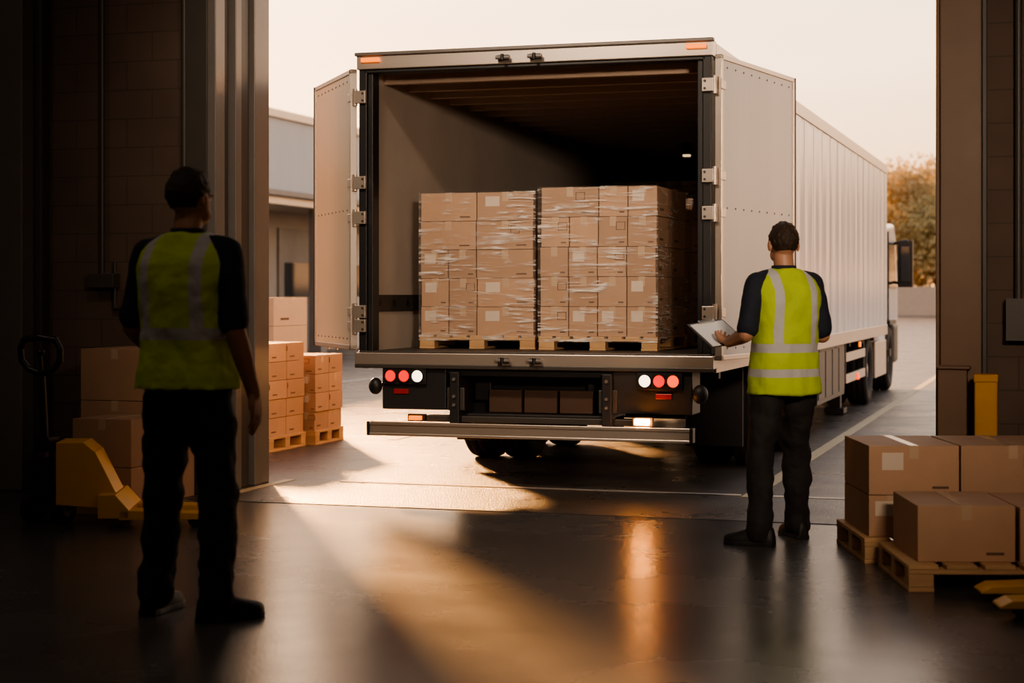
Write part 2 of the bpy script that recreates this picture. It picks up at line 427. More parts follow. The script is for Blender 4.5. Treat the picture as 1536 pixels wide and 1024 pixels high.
b.make('cargo_rails',T)
b=B();b.box(1.08,1.15,6,6.06,2.78,2.80,M('cargo_lamp',(.9,.8,.6),.4,emit=(1,.72,.4),estr=.8));b.box(1.07,1.16,5.99,6.07,2.80,2.92,black);b.make('cargo_lamp',T)
b=B()
b.box(.80,.92,.2,11.5,.62,ZB,chassis);b.box(1.63,1.75,.2,11.5,.62,ZB,chassis)
for i in range(9): b.box(.05,W-.05,.5+i*1.3,.58+i*1.3,.78,ZB,chassis)
b.box(.18,.66,-.02,.25,.56,.865,chassis);b.box(1.87,2.42,-.02,.25,.56,.865,chassis)
b.box(.66,1.87,.28,.34,.52,.87,black)
b.box(.66,1.87,.0,.06,.80,.87,chassis)
b.box(.66,1.87,.05,.30,.50,.535,chassis)
for x in(.70,1.80):
    b.box(x,x+.07,-.06,.3,.40,.83,chassis);b.box(x-.03,x+.10,-.03,.0,.56,.72,steel_d)
    for z in(.6,.66,.78): b.cyl((x+.035,-.075,z),(x+.035,-.06,z),.012,steel_g,seg=8)
b.box(.5,2.05,.0,.12,.475,.52,steel_d)
for x0 in(.12,2.0): b.box(x0,x0+.45,1.75,1.77,.2,.82,black)
b.make('underframe',T,bevel=.006)
crate=M('stowage_box_brown',(.075,.04,.025),.7,var=.2)
b=B();
for i in range(3): b.box(.92+i*.26,1.16+i*.26,.16,.27,.54,.70,crate)
b.make('stowage_boxes',T,bevel=.004)
b=B();b.box(.13,2.43,-.14,-.08,.385,.475,alu);b.box(.13,2.43,-.15,-.14,.455,.48,alu);b.box(.13,2.43,-.15,-.14,.38,.40,alu)
b.box(.11,.135,-.15,-.07,.38,.48,black);b.box(2.425,2.45,-.15,-.07,.38,.48,black)
b.make('rear_bumper_beam',T,bevel=.006)
b=B()
for xs,z in(((.255,.357,.458),.797),((2.10,2.198,2.295),.787)):
    cols=(red_on,red_on,wht_on) if z>.79 else (wht_on,red_on,org_on)
    b.box(xs[0]-.06,xs[2]+.06,-.045,-.02,z-.06,z+.06,black)
    for x,c in zip(xs,cols):
        b.cyl((x,-.05,z),(x,-.065,z),.042,c,r1=.036);b.lathe([(-.052,.049),(-.066,.047),(-.066,.041),(-.052,.041)],(x,0,z),black,axis='y')
b.box(.27,.38,-.03,-.02,.67,.705,redref);b.box(2.17,2.28,-.03,-.02,.665,.70,redref)
b.box(2.05,2.15,-.155,-.12,.495,.535,mark_on);b.box(2.03,2.17,-.12,-.08,.485,.545,black)
b.box(.43,.52,-.155,-.12,.495,.525,amber);b.box(.41,.54,-.12,-.08,.485,.535,black)
b.ell((2.47,.0,.70),(.055,.05,.065),chassis);b.cyl((2.40,.05,.72),(2.47,.0,.70),.015,black)
b.ell((.12,.0,.72),(.05,.045,.06),black);b.cyl((.12,.05,.72),(.2,.05,.74),.015,black)
b.make('tail_lamps',T,bevel=.003)
def wheel(b,x,y,r,w,outer):
    h=w/2
    b.lathe([(-h*.8,r*.62),(-h,r*.72),(-h,r*.9),(-h*.85,r*.975),(-h*.6,r),(-h*.55,r*.985),(-h*.5,r),(-h*.1,r),(-h*.05,r*.985),(h*.05,r*.985),(h*.1,r),(h*.5,r),(h*.55,r*.985),(h*.6,r),(h*.85,r*.975),(h,r*.9),(h,r*.72),(h*.8,r*.62)],(x,y,r),rubber)
    o=outer
    b.lathe([(-h*.8,r*.62),(0,r*.58),(o*h*.1,r*.5),(o*h*.2,r*.3),(o*h*.75,r*.22),(o*h*.8,r*.02)],(x,y,r),chrome)
    b.lathe([(h*.8,r*.62),(0,r*.58),(-o*h*.1,r*.3),(-o*h*.1,r*.02)],(x,y,r),chassis)
    for i in range(8):
        t=i*math.pi/4;b.cyl((x+o*h*.1,y+r*.4*math.cos(t),r+r*.4*math.sin(t)),(x+o*h*.4,y+r*.4*math.cos(t),r+r*.4*math.sin(t)),.016,steel_g,seg=6)
b=B()
for y in(2.5,3.8):
    for x,o in((.15,-1),(.46,-1),(2.09,1),(2.40,1)): wheel(b,x,y,.42,.26,o)
    b.cyl((.3,y,.42),(2.25,y,.42),.07,chassis)
for x,o in((.2,-1),(.5,-1),(2.05,1),(2.35,1)): wheel(b,x,10.6,.42,.26,o)
wheel(b,.28,13.95,.46,.3,-1);wheel(b,2.27,13.95,.46,.3,1)
b.cyl((.3,10.6,.42),(2.25,10.6,.42),.07,chassis);b.cyl((.3,13.95,.46),(2.25,13.95,.46),.06,chassis)
b.make('wheels',T)
b=B()
for x0,x1 in((.03,.62),(1.93,2.52)):
    b.box(x0,x1,1.95,4.35,.845,.865,black)
b.box(2.40,2.50,4.7,5.3,.35,.82,chassis)
b.box(2.12,2.50,5.6,7.8,.28,.84,steel_d);b.box(.05,.43,5.6,7.8,.28,.84,steel_d)
for i in range(4): b.box(2.50,2.51,5.65+i*.54,6.12+i*.54,.33,.8,steel_d)
for x0 in(2.25,.2):
    b.box(x0,x0+.12,8.5,8.64,.08,.86,chassis);b.box(x0-.05,x0+.17,8.42,8.72,.02,.08,chassis)
b.box(2.46,2.50,8.0,9.9,.62,.72,alu);b.box(2.46,2.50,8.0,9.9,.38,.48,alu)
b.box(.05,.09,8.0,9.9,.62,.72,alu);b.box(.05,.09,8.0,9.9,.38,.48,alu)
for y in (8.0,9.85):b.box(2.44,2.49,y,y+.05,.38,.86,chassis)
b.box(2.52,2.54,9.0,9.1,.76,.82,amber);b.box(2.50,2.52,9.0,9.1,.38,.45,org_on);b.box(2.53,2.545,5.0,5.1,.76,.81,amber)
b.make('side_equipment',T,bevel=.006)
b=B()
b.box(.7,.85,9.8,15.0,.5,.75,chassis);b.box(1.7,1.85,9.8,15.0,.5,.75,chassis)
b.box(.6,1.95,10.1,11.2,.76,.86,chassis)
b.box(2.0,2.46,11.5,12.9,.28,.75,alu);b.box(.05,.5,11.5,12.9,.28,.75,alu)
b.box(1.98,2.5,10.05,11.2,.845,.865,black);b.box(.05,.55,10.05,11.2,.845,.865,black)
b.make('tractor_chassis',T,bevel=.03)
b=B()
b.prism([(12.75,.95),(12.75,2.30),(14.55,2.40),(14.85,2.2),(15.12,1.5),(15.15,.95)],'x',.06,2.42,cabw)
b.prism([(14.5,.35),(14.5,.95),(15.15,.95),(15.15,.35)],'x',.06,2.42,black)
b.box(.08,2.40,12.75,13.4,.5,.95,cabw)
b.make('cab_body',T,bevel=.07,seg=4)
b=B()
b.prism([(13.55,1.45),(13.55,2.1),(14.5,2.1),(14.85,1.45)],'x',2.42,2.428,glass)
b.prism([(13.55,1.45),(13.55,2.1),(14.5,2.1),(14.85,1.45)],'x',.052,.06,glass)
b.prism([(14.87,2.15),(15.11,1.52),(15.13,1.52),(14.89,2.15)],'x',.2,2.28,glass)
b.box(2.40,2.44,13.5,13.52,.98,2.25,black)
b.box(2.36,2.46,13.45,13.6,.5,.6,steel_d);b.box(2.36,2.46,13.45,14.4,.94,1.0,black)
b.make('cab_windows',T)
for sx,nm in((1,'mirror_right'),(-1,'mirror_left')):
    cx=W/2
    b=B();x0,x1=sorted((cx+sx*1.22,cx+sx*1.43))
    b.box(x0,x1,14.25,14.4,1.47,2.14,black);b.box(x0+.04,x1-.04,14.235,14.25,1.55,2.06,glass)
    b.path([(cx+sx*1.12,14.5,2.1),(cx+sx*1.35,14.38,2.15)],.022,black);b.path([(cx+sx*1.12,14.5,1.55),(cx+sx*1.35,14.38,1.50)],.022,black)
    b.make(nm,T,bevel=.03,seg=3)

# ------------------------------------------------------------------ cartons / pallets
def pallet(b,x0,x1,y0,y1,z,h,n=7):
    s=h*.17
    for i in range(n):
        w=(x1-x0)/(n*1.25-.25);xx=x0+i*w*1.25
        b.box(xx,xx+w,y0,y1,z+h-s,z+h,wood)
    for y in(y0,(y0+y1)/2-.05,y1-.1): b.box(x0,x1,y,y+.1,z+h-2*s,z+h-s,wood)
    for x in(x0,(x0+x1)/2-.06,x1-.12):
        for y in(y0,(y0+y1)/2-.05,y1-.1): b.box(x+.002,x+.118,y+.002,y+.098,z+s,z+h-2*s,wood)
        b.box(x,x+.12,y0,y1,z,z+s,wood)
def carton(b,x0,x1,y0,y1,z0,z1,m=card,g=.004,marks=True):
    b.box(x0+g,x1-g,y0+g,y1-g,z0+.001,z1-.003,m)
    xm=(x0+x1)/2;ym=(y0+y1)/2;w=.024
    if x1-x0>y1-y0:
        b.box(x0+g-.001,x1-g+.001,ym-w,ym+w,z1-.0035,z1-.0008,tape)
        b.box(x1-g-.001,x1-g+.0012,ym-w,ym+w,z1-.07,z1-.001,tape);b.box(x0+g-.0012,x0+g+.001,ym-w,ym+w,z1-.07,z1-.001,tape)
    else:
        b.box(xm-w,xm+w,y0+g-.001,y1-g+.001,z1-.0035,z1-.0008,tape)
        b.box(xm-w,xm+w,y0+g-.0012,y0+g+.001,z1-.07,z1-.001,tape)
    if marks:
        r=random.random();wd=x1-x0;hh=z1-z0
        if r<.25: b.box(x0+wd*.15,x0+wd*.15+min(.11,wd*.4),y0+g-.0014,y0+g,z0+hh*.5,z0+hh*.85,label)
        elif r<.6:
            a=x0+wd*.6
            for q in((a,a+.07,z0+hh*.55,z0+hh*.57),(a,a+.07,z0+hh*.8,z0+hh*.82),(a,a+.006,z0+hh*.55,z0+hh*.82),(a+.064,a+.07,z0+hh*.55,z0+hh*.82)):
                b.box(q[0],q[1],y0+g-.0013,y0+g,q[2],q[3],ink)
        b.box(x0+wd*.7,x0+wd*.88,y0+g-.0013,y0+g,z0+hh*.12,z0+hh*.17,ink)
        b.box(x1-g,x1-g+.0013,y0+(y1-y0)*.2,y0+(y1-y0)*.45,z0+hh*.2,z0+hh*.28,ink)
def load(name,x0,x1,y0,y1,z,ph,nl,lh,wrap=True,m=card,cols=2,rows=2,rot=0,loc=None,parent=None,patt=None):
    e=empty(name,loc or (0,0,0),rot)
    if parent:e.parent=parent
    b=B();pallet(b,x0-.01,x1+.01,y0-.01,y1+.01,z,ph);b.make('pallet_base',e,bevel=.003)
    b=B();zz=z+ph
    for k in range(nl):
        sh=random.uniform(-.008,.008)
        for r in range(rows):
            ya=y0+(y1-y0)*r/rows;yb=y0+(y1-y0)*(r+1)/rows
            for c in range(cols):
                xa=x0+(x1-x0)*c/cols;xb=x0+(x1-x0)*(c+1)/cols
                split=patt[k][c] if patt else (random.random()<.4)
                if split: 
                    xm=(xa+xb)/2;carton(b,xa+sh,xm+sh,ya,yb,zz,zz+lh,m);carton(b,xm+sh,xb+sh,ya,yb,zz,zz+lh,m)
                else: carton(b,xa+sh,xb+sh,ya,yb,zz,zz+lh,m)
        zz+=lh
    b.make('cartons',e,bevel=.006,recalc=True)
    if wrap:
        b=B();g=.014
        a=[(x0-g,y0-g),(x1+g,y0-g),(x1+g,y1+g),(x0-g,y1+g)]
        N=12
        for i in range(4):
            p,q=a[i],a[(i+1)%4]
            grid=[[b.v((p[0]+(q[0]-p[0])*u/N,p[1]+(q[1]-p[1])*u/N,z+ph*.6+(zz-z-ph*.6+.003)*w/N)) for u in range(N+1)] for w in range(N+1)]
            for w in range(N):
                for u in range(N): b.face([grid[w][u],grid[w][u+1],grid[w+1][u+1],grid[w+1][u]],wrapm,True)
        b.make('stretch_wrap',e,recalc=False)
    return e
load('carton_pallet',.235,1.115,.62,1.62,ZF+.001,.10,5,.211,patt=[(1,0),(1,0),(1,0),(0,0),(0,0)])
load('carton_pallet',1.19,2.05,.52,1.52,ZF+.001,.10,5,.215,patt=[(1,1),(1,1),(1,1),(1,1),(0,1)])
load('carton_pallet',.235,1.115,1.8,2.8,ZF+.001,.10,5,.205)
load('carton_pallet',1.19,2.05,1.75,2.75,ZF+.001,.10,5,.21)
load('carton_pallet',.3,2.2,6.2,7.2,ZF+.001,.10,7,.211,cols=4)
load('carton_pallet',-2.75,-1.76,2.2,2.95,0,.13,5,.163,wrap=False,cols=3)
load('carton_pallet',-2.7,-1.70,3.05,3.68,0,.13,4,.172,wrap=False,cols=3)
load('carton_pallet',-4.3,-3.03,5.0,5.85,0,.14,4,.30,wrap=False,m=card_l,cols=1,rows=1)
b=B()
for k in range(3):
    carton(b,-1.365,-.86,-1.5,-.86,.34*k,.34*(k+1),marks=False)
b.make('carton_stack',bevel=.005)
b=B()
for k in range(2):
    carton(b,-1.12,-.70,-2.0,-1.56,.30*k,.30*(k+1),marks=False)
b.make('carton_stack',bevel=.005)

YAW=math.radians(17.5)
CX,CY=4.8225,-11.677
def cw(X,D): return (CX+.9537*X-.3007*D, CY+.3007*X+.9537*D)
o1=cw(1.80,8.98)
e=empty('carton_pallet',(o1[0],o1[1],0),YAW)
b=B();pallet(b,0,1.15,0,.78,0,.13);b.make('pallet_base',e,bevel=.004)
b=B()
carton(b,.03,.27,.05,.72,.131,.345);carton(b,.27,.50,.05,.72,.131,.345);carton(b,.51,.98,.05,.72,.131,.345)
carton(b,.03,.50,.05,.72,.346,.60);carton(b,.505,1.05,.06,.72,.346,.60)
b.make('cartons',e,bevel=.005)
o2=cw(1.83,8.12)
e=empty('carton_pallet',(o2[0],o2[1],0),YAW-.03)
b=B();pallet(b,0,1.2,0,.78,0,.125);b.make('pallet_base',e,bevel=.004)
b=B()
carton(b,.06,.52,.1,.72,.126,.39);carton(b,.53,1.12,.08,.72,.126,.385)
b.make('cartons',e,bevel=.005)

# ------------------------------------------------------------------ pallet jacks
def jack(loc,rot,flen=.95,steer=0.0):
    e=empty('pallet_jack',(loc[0],loc[1],0),rot)
    b=B()
    b.prism([(.04,.13),(.04,.50),(.20,.50),(.27,.44),(.42,.14),(.42,.10)],'y',-.16,.16,yellow)
    b.prism([(.30,.06),(.30,.20),(.40,.20),(.48,.11),(.48,.06)],'y',-.27,.27,yellow)
    for s in(-1,1):
        y0,y1=sorted((s*.11,s*.27))
        b.prism([(.42,.05),(.42,.11),(flen,.085),(flen+.05,.06),(flen+.05,.05)],'y',y0,y1,yellow)
    b.make('body_and_forks',e,bevel=.012,seg=3)
    b=B()
    b.xf=Matrix.Translation((-.05,0,0))@Matrix.Rotation(steer,4,'Z')@Matrix.Translation((.05,0,0))
    b.cyl((-.04,0,.12),(-.04,0,.40),.05,hgrey);b.cyl((-.04,0,.40),(-.04,0,.47),.03,chrome)
    b.box(-.10,.06,-.07,.07,.16,.24,hgrey);b.box(-.09,.02,-.05,.05,.44,.52,hgrey)
    b.box(-.1,.02,-.07,.07,.08,.14,hgrey)
    for s in(-1,1):
        b.cyl((-.02,s*.075,.095),(-.02,s*.135,.095),.095,rubber,seg=28);b.cyl((-.02,s*.134,.095),(-.02,s*.14,.095),.05,steel_g)
    b.path([(-.05,0,.48),(-.09,0,.92)],.024,hgrey,12)
    p=[(-.09,0,.90),(-.09,-.09,.93),(-.095,-.135,.98),(-.10,-.14,1.05),(-.105,-.11,1.105),(-.11,0,1.12),(-.105,.11,1.105),(-.10,.14,1.05),(-.095,.135,.98),(-.09,.09,.93),(-.09,0,.90)]
    b.path(p,.02,hgrey,12);b.path([(-.09,0,.92),(-.10,0,1.02)],.012,hgrey);b.ell((-.10,0,1.03),(.02,.03,.02),hgrey)
    b.make('pump_wheels_handle',e,bevel=.003)
    b=B()
    for s in(-1,1): b.cyl((flen-.06,s*.15,.04),(flen-.06,s*.23,.04),.04,rubber)
    b.make('fork_rollers',e)
    return e
jack((-.966,-2.45),math.radians(22),.92,math.radians(65))
j2=cw(3.17,7.62);jack(j2,YAW+math.pi-.05,1.05)

# ------------------------------------------------------------------ people
def cloud(nm,sc):
    t=bpy.data.textures.new(nm,'CLOUDS');t.noise_scale=sc;t.noise_depth=2;return t
tex1=cloud('fold_noise',.09);tex2=cloud('hair_noise',.018)
def organic(b,name,par,vox,smooth=4,disp=None):
    o=b.make(name,par)
    md=o.modifiers.new('remesh','REMESH');md.mode='VOXEL';md.voxel_size=vox;md.use_smooth_shade=True
    if disp:
        d=o.modifiers.new('folds','DISPLACE');d.texture=disp[0];d.strength=disp[1];d.mid_level=.5;d.texture_coords='LOCAL'
    if smooth:
        s=o.modifiers.new('smooth','SMOOTH');s.iterations=smooth;s.factor=.5
    return o
def hand(b,wr,d,n,s,m,curl):
    wr=V(wr);d=V(d).normalized();n=V(n);n=(n-d*n.dot(d)).normalized();s=V(s);s=(s-d*s.dot(d)-n*s.dot(n)).normalized()
    for off,Lf,kd in((.031,.070,.083),(.0105,.080,.089),(-.0105,.073,.084),(-.030,.056,.076)):
        k=wr+d*kd+s*off
        b.chain([wr+d*.005+s*off*.5,wr+d*kd*.55+s*off*.9,k],[.016,.0145,.0115],m)
        a=0;p=k;pts=[k];
        for ph,(fr,ca) in enumerate(((.45,.55),(.30,.9),(.25,.6))):
            a+=curl*ca;p=p+(d*math.cos(a)-n*math.sin(a))*Lf*fr;pts.append(p)
        b.chain(pts,[.0100,.0092,.0085,.0072],m,10)
    t0=wr+d*.022+s*.02;t1=t0+(d*.62+s*.62-n*.25).normalized()*.04;t2=t1+(d*.85+s*.25-n*(.25+.3*curl)).normalized()*.033;t3=t2+(d*.9-s*.05-n*(.2+.4*curl)).normalized()*.026
    b.chain([t0,t1,t2,t3],[.016,.013,.0105,.0085],m,10)

def person(name,loc,rot,scale,P):
    e=empty(name,(loc[0],loc[1],0),rot,scale)
    b=B()
    b.loft([(0,0,.80,.11,.09),(0,-.005,.86,.165,.115),(0,-.01,.93,.170,.118),(0,0,1.0,.158,.110),(0,0,1.05,.152,.105)],trous)
    for sd in(-1,1):
        f=P['footR'] if sd>0 else P['footL']
        fx,fy=f[0],f[1];hip=V((sd*.09,0,.88));an=V((fx,fy,.10));kn=P.get('kneeR' if sd>0 else 'kneeL') or ((hip+an)*.5+V((sd*.01,.03,.03)));kn=V(kn)
        mid=lambda a,c,t:a+(c-a)*t
        b.chain([hip,mid(hip,kn,.3),mid(hip,kn,.7),kn,mid(kn,an,.35),mid(kn,an,.75),an+V((0,0,.03)),an-V((0,0,.015))],[.098,.097,.086,.078,.077,.071,.073,.076],trous,18)
    organic(b,'trousers',e,.011,3,(tex1,.042))
    b=B();b.loft([(0,0,1.0,.166,.116),(0,0,1.035,.164,.115)],black);b.make('belt',e)
    b=B()
    for sd in(-1,1):
        f=P['footR'] if sd>0 else P['footL']
        b.xf=Matrix.Translation((f[0],f[1],0))@Matrix.Rotation(f[2],4,'Z')
        prof=[(-.085,.02,.05),(-.075,.034,.085),(-.04,.038,.105),(0,.038,.11),(.04,.04,.095),(.09,.045,.07),(.13,.048,.058),(.165,.042,.05),(.19,.028,.04),(.2,.012,.03)]
        rows=[]
        for y,w,h in prof:
            rows.append([b.v((w*math.copysign(abs(math.cos(t))**.8,math.cos(t)),y,.012+(h)*abs(math.sin(t))**.8)) for t in [math.pi*i/12 for i in range(13)]])
        for r0,r1 in zip(rows,rows[1:]):
            for i in range(12): b.face([r0[i],r0[i+1],r1[i+1],r1[i]],shoe,True)
            b.face([r0[12],r0[0],r1[0],r1[12]],shoe)
        b.face(rows[0],shoe);b.face(rows[-1][::-1],shoe)
        out=[(w+.004,y) for y,w,h in prof]+[(-w-.004,y) for y,w,h in prof[::-1]]
        b.prism(out,'z',0.0,.022,black)
        b.cyl((0,-.02,.06),(0,-.015,.15),.046,shoe)
        b.xf=None
    b.make('shoes',e,bevel=.003)
    SH=1.43
    b=B()
    b.loft([(0,0,.98,.156,.108),(0,0,1.08,.15,.108),(0,-.005,1.2,.162,.115),(0,-.008,1.32,.178,.12),(0,-.005,1.40,.175,.108),(0,0,1.455,.14,.088),(0,.0,1.495,.085,.07),(0,.004,1.515,.064,.062)],navy)
    arms={}
    for sd,k in((-1,'L'),(1,'R')):
        sh=V((sd*.182,-.005,SH));el=V(P['elbow'+k]);wr=V(P['wrist'+k])
        se=sh+(el-sh)*.86
        b.chain([V((sd*.10,0,1.442)),sh,sh+(el-sh)*.3,sh+(el-sh)*.6,se],[.060,.062,.062,.058,.060],navy,18)
        arms[k]=(sh,el,wr,sd)
    organic(b,'shirt',e,.010,3,(tex1,.022))
    b=B();seg=24;rows=[]
    for z,r in((1.484,.071),(1.520,.068),(1.527,.066),(1.520,.063),(1.484,.062)):
        rows.append([b.v((r*math.cos(2*math.pi*i/seg),.004+r*1.02*math.sin(2*math.pi*i/seg),z-(.018 if math.sin(2*math.pi*i/seg)>.7 else 0))) for i in range(seg)])
    for r0,r1 in zip(rows,rows[1:]):
        for i in range(seg): b.face([r0[i],r0[(i+1)%seg],r1[(i+1)%seg],r1[i]],navy,True)
    b.make('collar',e)
    vb=P['vest_bottom'];vm=P['vest_mat']
    b=B()
    rg=[(0,-.0,vb,.210,.158),(0,0,vb+.05,.206,.153),(0,0,1.0,.196,.142),(0,-.002,1.1,.186,.134),(0,-.006,1.2,.188,.136),(0,-.01,1.31,.198,.140),(0,-.008,1.385,.208,.130),(0,-.004,1.44,.192,.108),(0,-.002,1.475,.158,.094),(0,0,1.498,.11,.083),(0,0,1.510,.09,.075)]
    b.loft(rg,vm,32,2.5)
    organic(b,'hi_vis_vest',e,.009,2,(tex1,.024))
    for k in 'LR':
        sh,el,wr,sd=arms[k];b=B()
        md=el+(wr-el)*.35
        b.chain([sh+(el-sh)*.6,el,md,el+(wr-el)*.75,wr],[.045,.042,.041,.032,.027],skin,16)
        h=P['hand'+k];hand(b,wr,h[0],h[1],h[2],skin,h[3])
        organic(b,'arm_'+('left' if sd<0 else 'right'),e,.0042,2)
    pv=V((0,.0,1.54))
    HX=Matrix.Translation((0,0,-.012))@Matrix.Translation(pv)@Matrix.Rotation(P['head'][0],4,'Z')@Matrix.Rotation(P['head'][1],4,'X')@Matrix.Translation(-pv)
    b=B()
    b.chain([(0,-.005,1.44),(0,.0,1.50),(0,.012,1.57)],[.060,.056,.055],skin,20)
    b.xf=HX
    b.ell((0,.012,1.672),(.074,.094,.092),skin,24,16)
    b.ell((0,.045,1.635),(.062,.066,.078),skin,24,14)
    b.ell((0,.062,1.582),(.042,.045,.034),skin,20,12)
    for s in(-1,1):
        b.ell((s*.042,.052,1.60),(.022,.04,.035),skin,14,10)
        b.ell((s*.079,.008,1.648),(.012,.020,.032),skin,14,10)
        b.ell((s*.03,.098,1.675),(.022,.012,.010),skin,12,8)
        b.ell((s*.014,.113,1.625),(.010,.012,.009),skin,10,8)
    b.chain([(0,.102,1.668),(0,.118,1.645),(0,.126,1.628)],[.009,.011,.013],skin)
    b.ell((0,.102,1.597),(.024,.012,.010),skin);b.ell((0,.094,1.571),(.02,.016,.015),skin)
    organic(b,'head',e,.005,2)
    b=B();b.xf=HX
    for s in(-1,1):
        b.ell((s*.030,.095,1.657),(.012,.010,.007),eyew,12,8);b.ell((s*.030,.102,1.657),(.0055,.004,.0055),eyed,10,8)
        b.ell((s*.028,.104,1.679),(.015,.006,.0035),hairm,10,6)
    b.ell((0,.112,1.600),(.022,.005,.0038),lipm,12,6);b.ell((0,.111,1.593),(.019,.005,.004),lipm,12,6)
    b.make('face_features',e)
    b=B();b.xf=HX
    c=V((0,.004,1.682));R=V((.083,.101,.092))
    b2=bmesh.new();bmesh.ops.create_uvsphere(b2,u_segments=40,v_segments=28,radius=1)
    vs=[]
    for v in b2.verts:
        q=v.co.copy();p=V((c.x+R.x*q.x,c.y+R.y*q.y,c.z+R.z*q.z))
        inside=False
        if p.y>.055 and p.z<1.72: inside=True
        if p.z<1.66 and p.y>-.012: inside=True
        if p.z<1.612: inside=True
        if inside: p=c+V((R.x*q.x,R.y*q.y,R.z*q.z))*.78
        elif p.z>1.74 : p=p+V((0,0,.008))
        vs.append(b.v(p))
    b2.verts.index_update()
    for f in b2.faces: b.face([vs[v.index] for v in f.verts],hairm,True)
    b2.free()
    organic(b,'hair',e,.0055,1,(tex2,.014))
    return e

vA=vest_mat('hi_vis_fabric_a',[(1.115,.024)],.115,1.115)
vBm=vest_mat('hi_vis_fabric_b',[(1.075,.024),(.94,.022)],.11,1.075)
pr=cw(1.505,9.72)
PR=dict(footL=(-.17,-.02,.75),footR=(.19,.16,-.15),kneeL=None,kneeR=None,
  elbowL=(-.265,-.03,1.15),wristL=(-.235,.20,1.10),elbowR=(.25,.0,1.14),wristR=(.07,.255,1.165),
  handL=((.25,1,.12),(-.3,-.25,-1),(-1,.1,.25),.55),handR=((-.75,.65,.0),(.1,.2,1),(-.4,-.6,.2),.6),
  head=(-.30,-.05),vest_bottom=.82,vest_mat=vBm)
mr=person('warehouse_worker',pr,YAW+math.radians(24),1.005,PR)
pl=cw(-1.385,7.50)
PL=dict(footL=(-.17,.04,.1),footR=(.15,-.02,-.55),kneeL=None,kneeR=None,
  elbowL=(-.225,-.04,1.14),wristL=(-.19,.17,.98),elbowR=(.235,-.03,1.13),wristR=(.265,.06,.88),
  handL=((.3,.6,-.7),(-1,.1,.1),(.3,.8,.5),.6),handR=((.05,.12,-1),(1,.1,.05),(-.1,1,.1),.35),
  head=(-.10,-.02),vest_bottom=.90,vest_mat=vA)
ml=person('warehouse_worker',pl,YAW-math.radians(22),1.085,PL)
b=B()
b.box(-.115,.115,-.155,.155,-.003,.0,steel_d);b.box(-.105,.105,-.145,.135,0.0005,.004,paper)
b.box(-.05,.05,.125,.15,.001,.014,chrome);b.cyl((-.04,.14,.012),(.04,.14,.012),.007,chrome,seg=10)
cb=b.make('clipboard',bevel=.001)
mw=Matrix.Translation((pr[0],pr[1],0))@Matrix.Rotation(YAW+math.radians(24),4,'Z')@Matrix.Translation((-.20,.385,1.155))@Matrix.Rotation(math.radians(24),4,'X')@Matrix.Rotation(math.radians(-8),4,'Y')
cb.matrix_world=mw

# ------------------------------------------------------------------ background
clad=panel_mat('grey_cladding',(.42,.42,.43),.5,1.5,1,.4)
bw=M('building_wall',(.36,.32,.28),.8,var=.1)
E=empty('neighbour_warehouse',(-12.6,0,0))
b=B();b.box(-22,0,8,62,0,3.3,bw);b.make('lower_wall',E)
b=B();b.box(-22.1,.12,7.9,62.1,3.5,5.5,clad);b.box(-22.15,.2,7.85,62.15,5.42,5.6,alu);b.make('upper_cladding',E)
b=B();b.box(-.1,1.6,8,62,3.25,3.5,alu);b.box(-.1,1.75,8,62,3.42,3.56,steel_g);b.make('canopy',E,bevel=.02)
b=B()
for i in range(14):
    y=9+i*3.9
    b.box(1.2,1.5,y,y+.3,0,3.25,steel_g)
    b.box(0,.05,y+.9,y+3.2,.0,2.9,door_r if i%2 else steel_g);b.box(.05,.06,y+1.2,y+2.9,1.3,2.1,glass)
b.make('doors_and_posts',E)
b=B();b.box(-90,120,100,100.4,0,1.8,M('boundary_wall_concrete',(.40,.32,.26),.85,var=.15));b.make('boundary_wall')
lm=leaf_mat('hazed_gold_leaves',(.46,.36,.20));lm2=leaf_mat('hazed_olive_leaves',(.42,.36,.20));bark=M('bark',(.12,.09,.07),.9)  # leaf colours paled to stand in for the warm distance haze
def treemesh(seed,H,R,m):
    rnd=random.Random(seed)
    b=B();b.cyl((0,0,0),(0.1,0,H*.45),.22,bark,r1=.14,seg=10)
    cl=[]
    for i in range(30):
        a=rnd.uniform(0,2*math.pi);r=R*math.sqrt(rnd.random())*.8;z=H*rnd.uniform(.25,.9);k=1-max(0,(z/H-.6))*1.6
        c=V((r*k*math.cos(a),r*k*math.sin(a),z));cl.append((c,rnd.uniform(.9,1.6)*R/3.2))
        if i<9:b.cyl((0.05,0,H*.3),c,.08,bark,r1=.02,seg=6)
    for c,cr in cl:
        for j in range(190):
            d=V((rnd.gauss(0,1),rnd.gauss(0,1),rnd.gauss(0,.8)))
            d=d.normalized()*cr*(rnd.random()**.4)
            p=c+d;u=V((rnd.gauss(0,1),rnd.gauss(0,1),rnd.gauss(0,1))).normalized()*.16;w=u.orthogonal().normalized()*.13
            b.face([b.v(p-u),b.v(p+w),b.v(p+u),b.v(p-w)],m)
    o=b.make('tree',recalc=False);return o
t0=treemesh(1,10.6,4.4,lm);t1=treemesh(2,9.5,4.2,lm2)
t0.location=(-6.3,112,0);t1.location=(-1.8,108,0)
for i,(x,y,s,src,r) in enumerate([(-10,116,1.0,t1,1),(1.0,118,1.15,t0,2),(5,110,.95,t1,3),(-15,114,1.05,t0,1.2),(10,116,1.1,t0,4),(-21,118,1,t1,5),(16,112,1,t1,2.2),(-3.9,116,.95,t1,2.9),(24,120,1.2,t0,.6),(-7.5,125,.9,t0,.6),(-3.0,126,1.1,t0,3.6)]):
    o=bpy.data.objects.new('tree',src.data);COL.objects.link(o);o.location=(x,y,0);o.scale=(s,)*3;o.rotation_euler=(0,0,r)

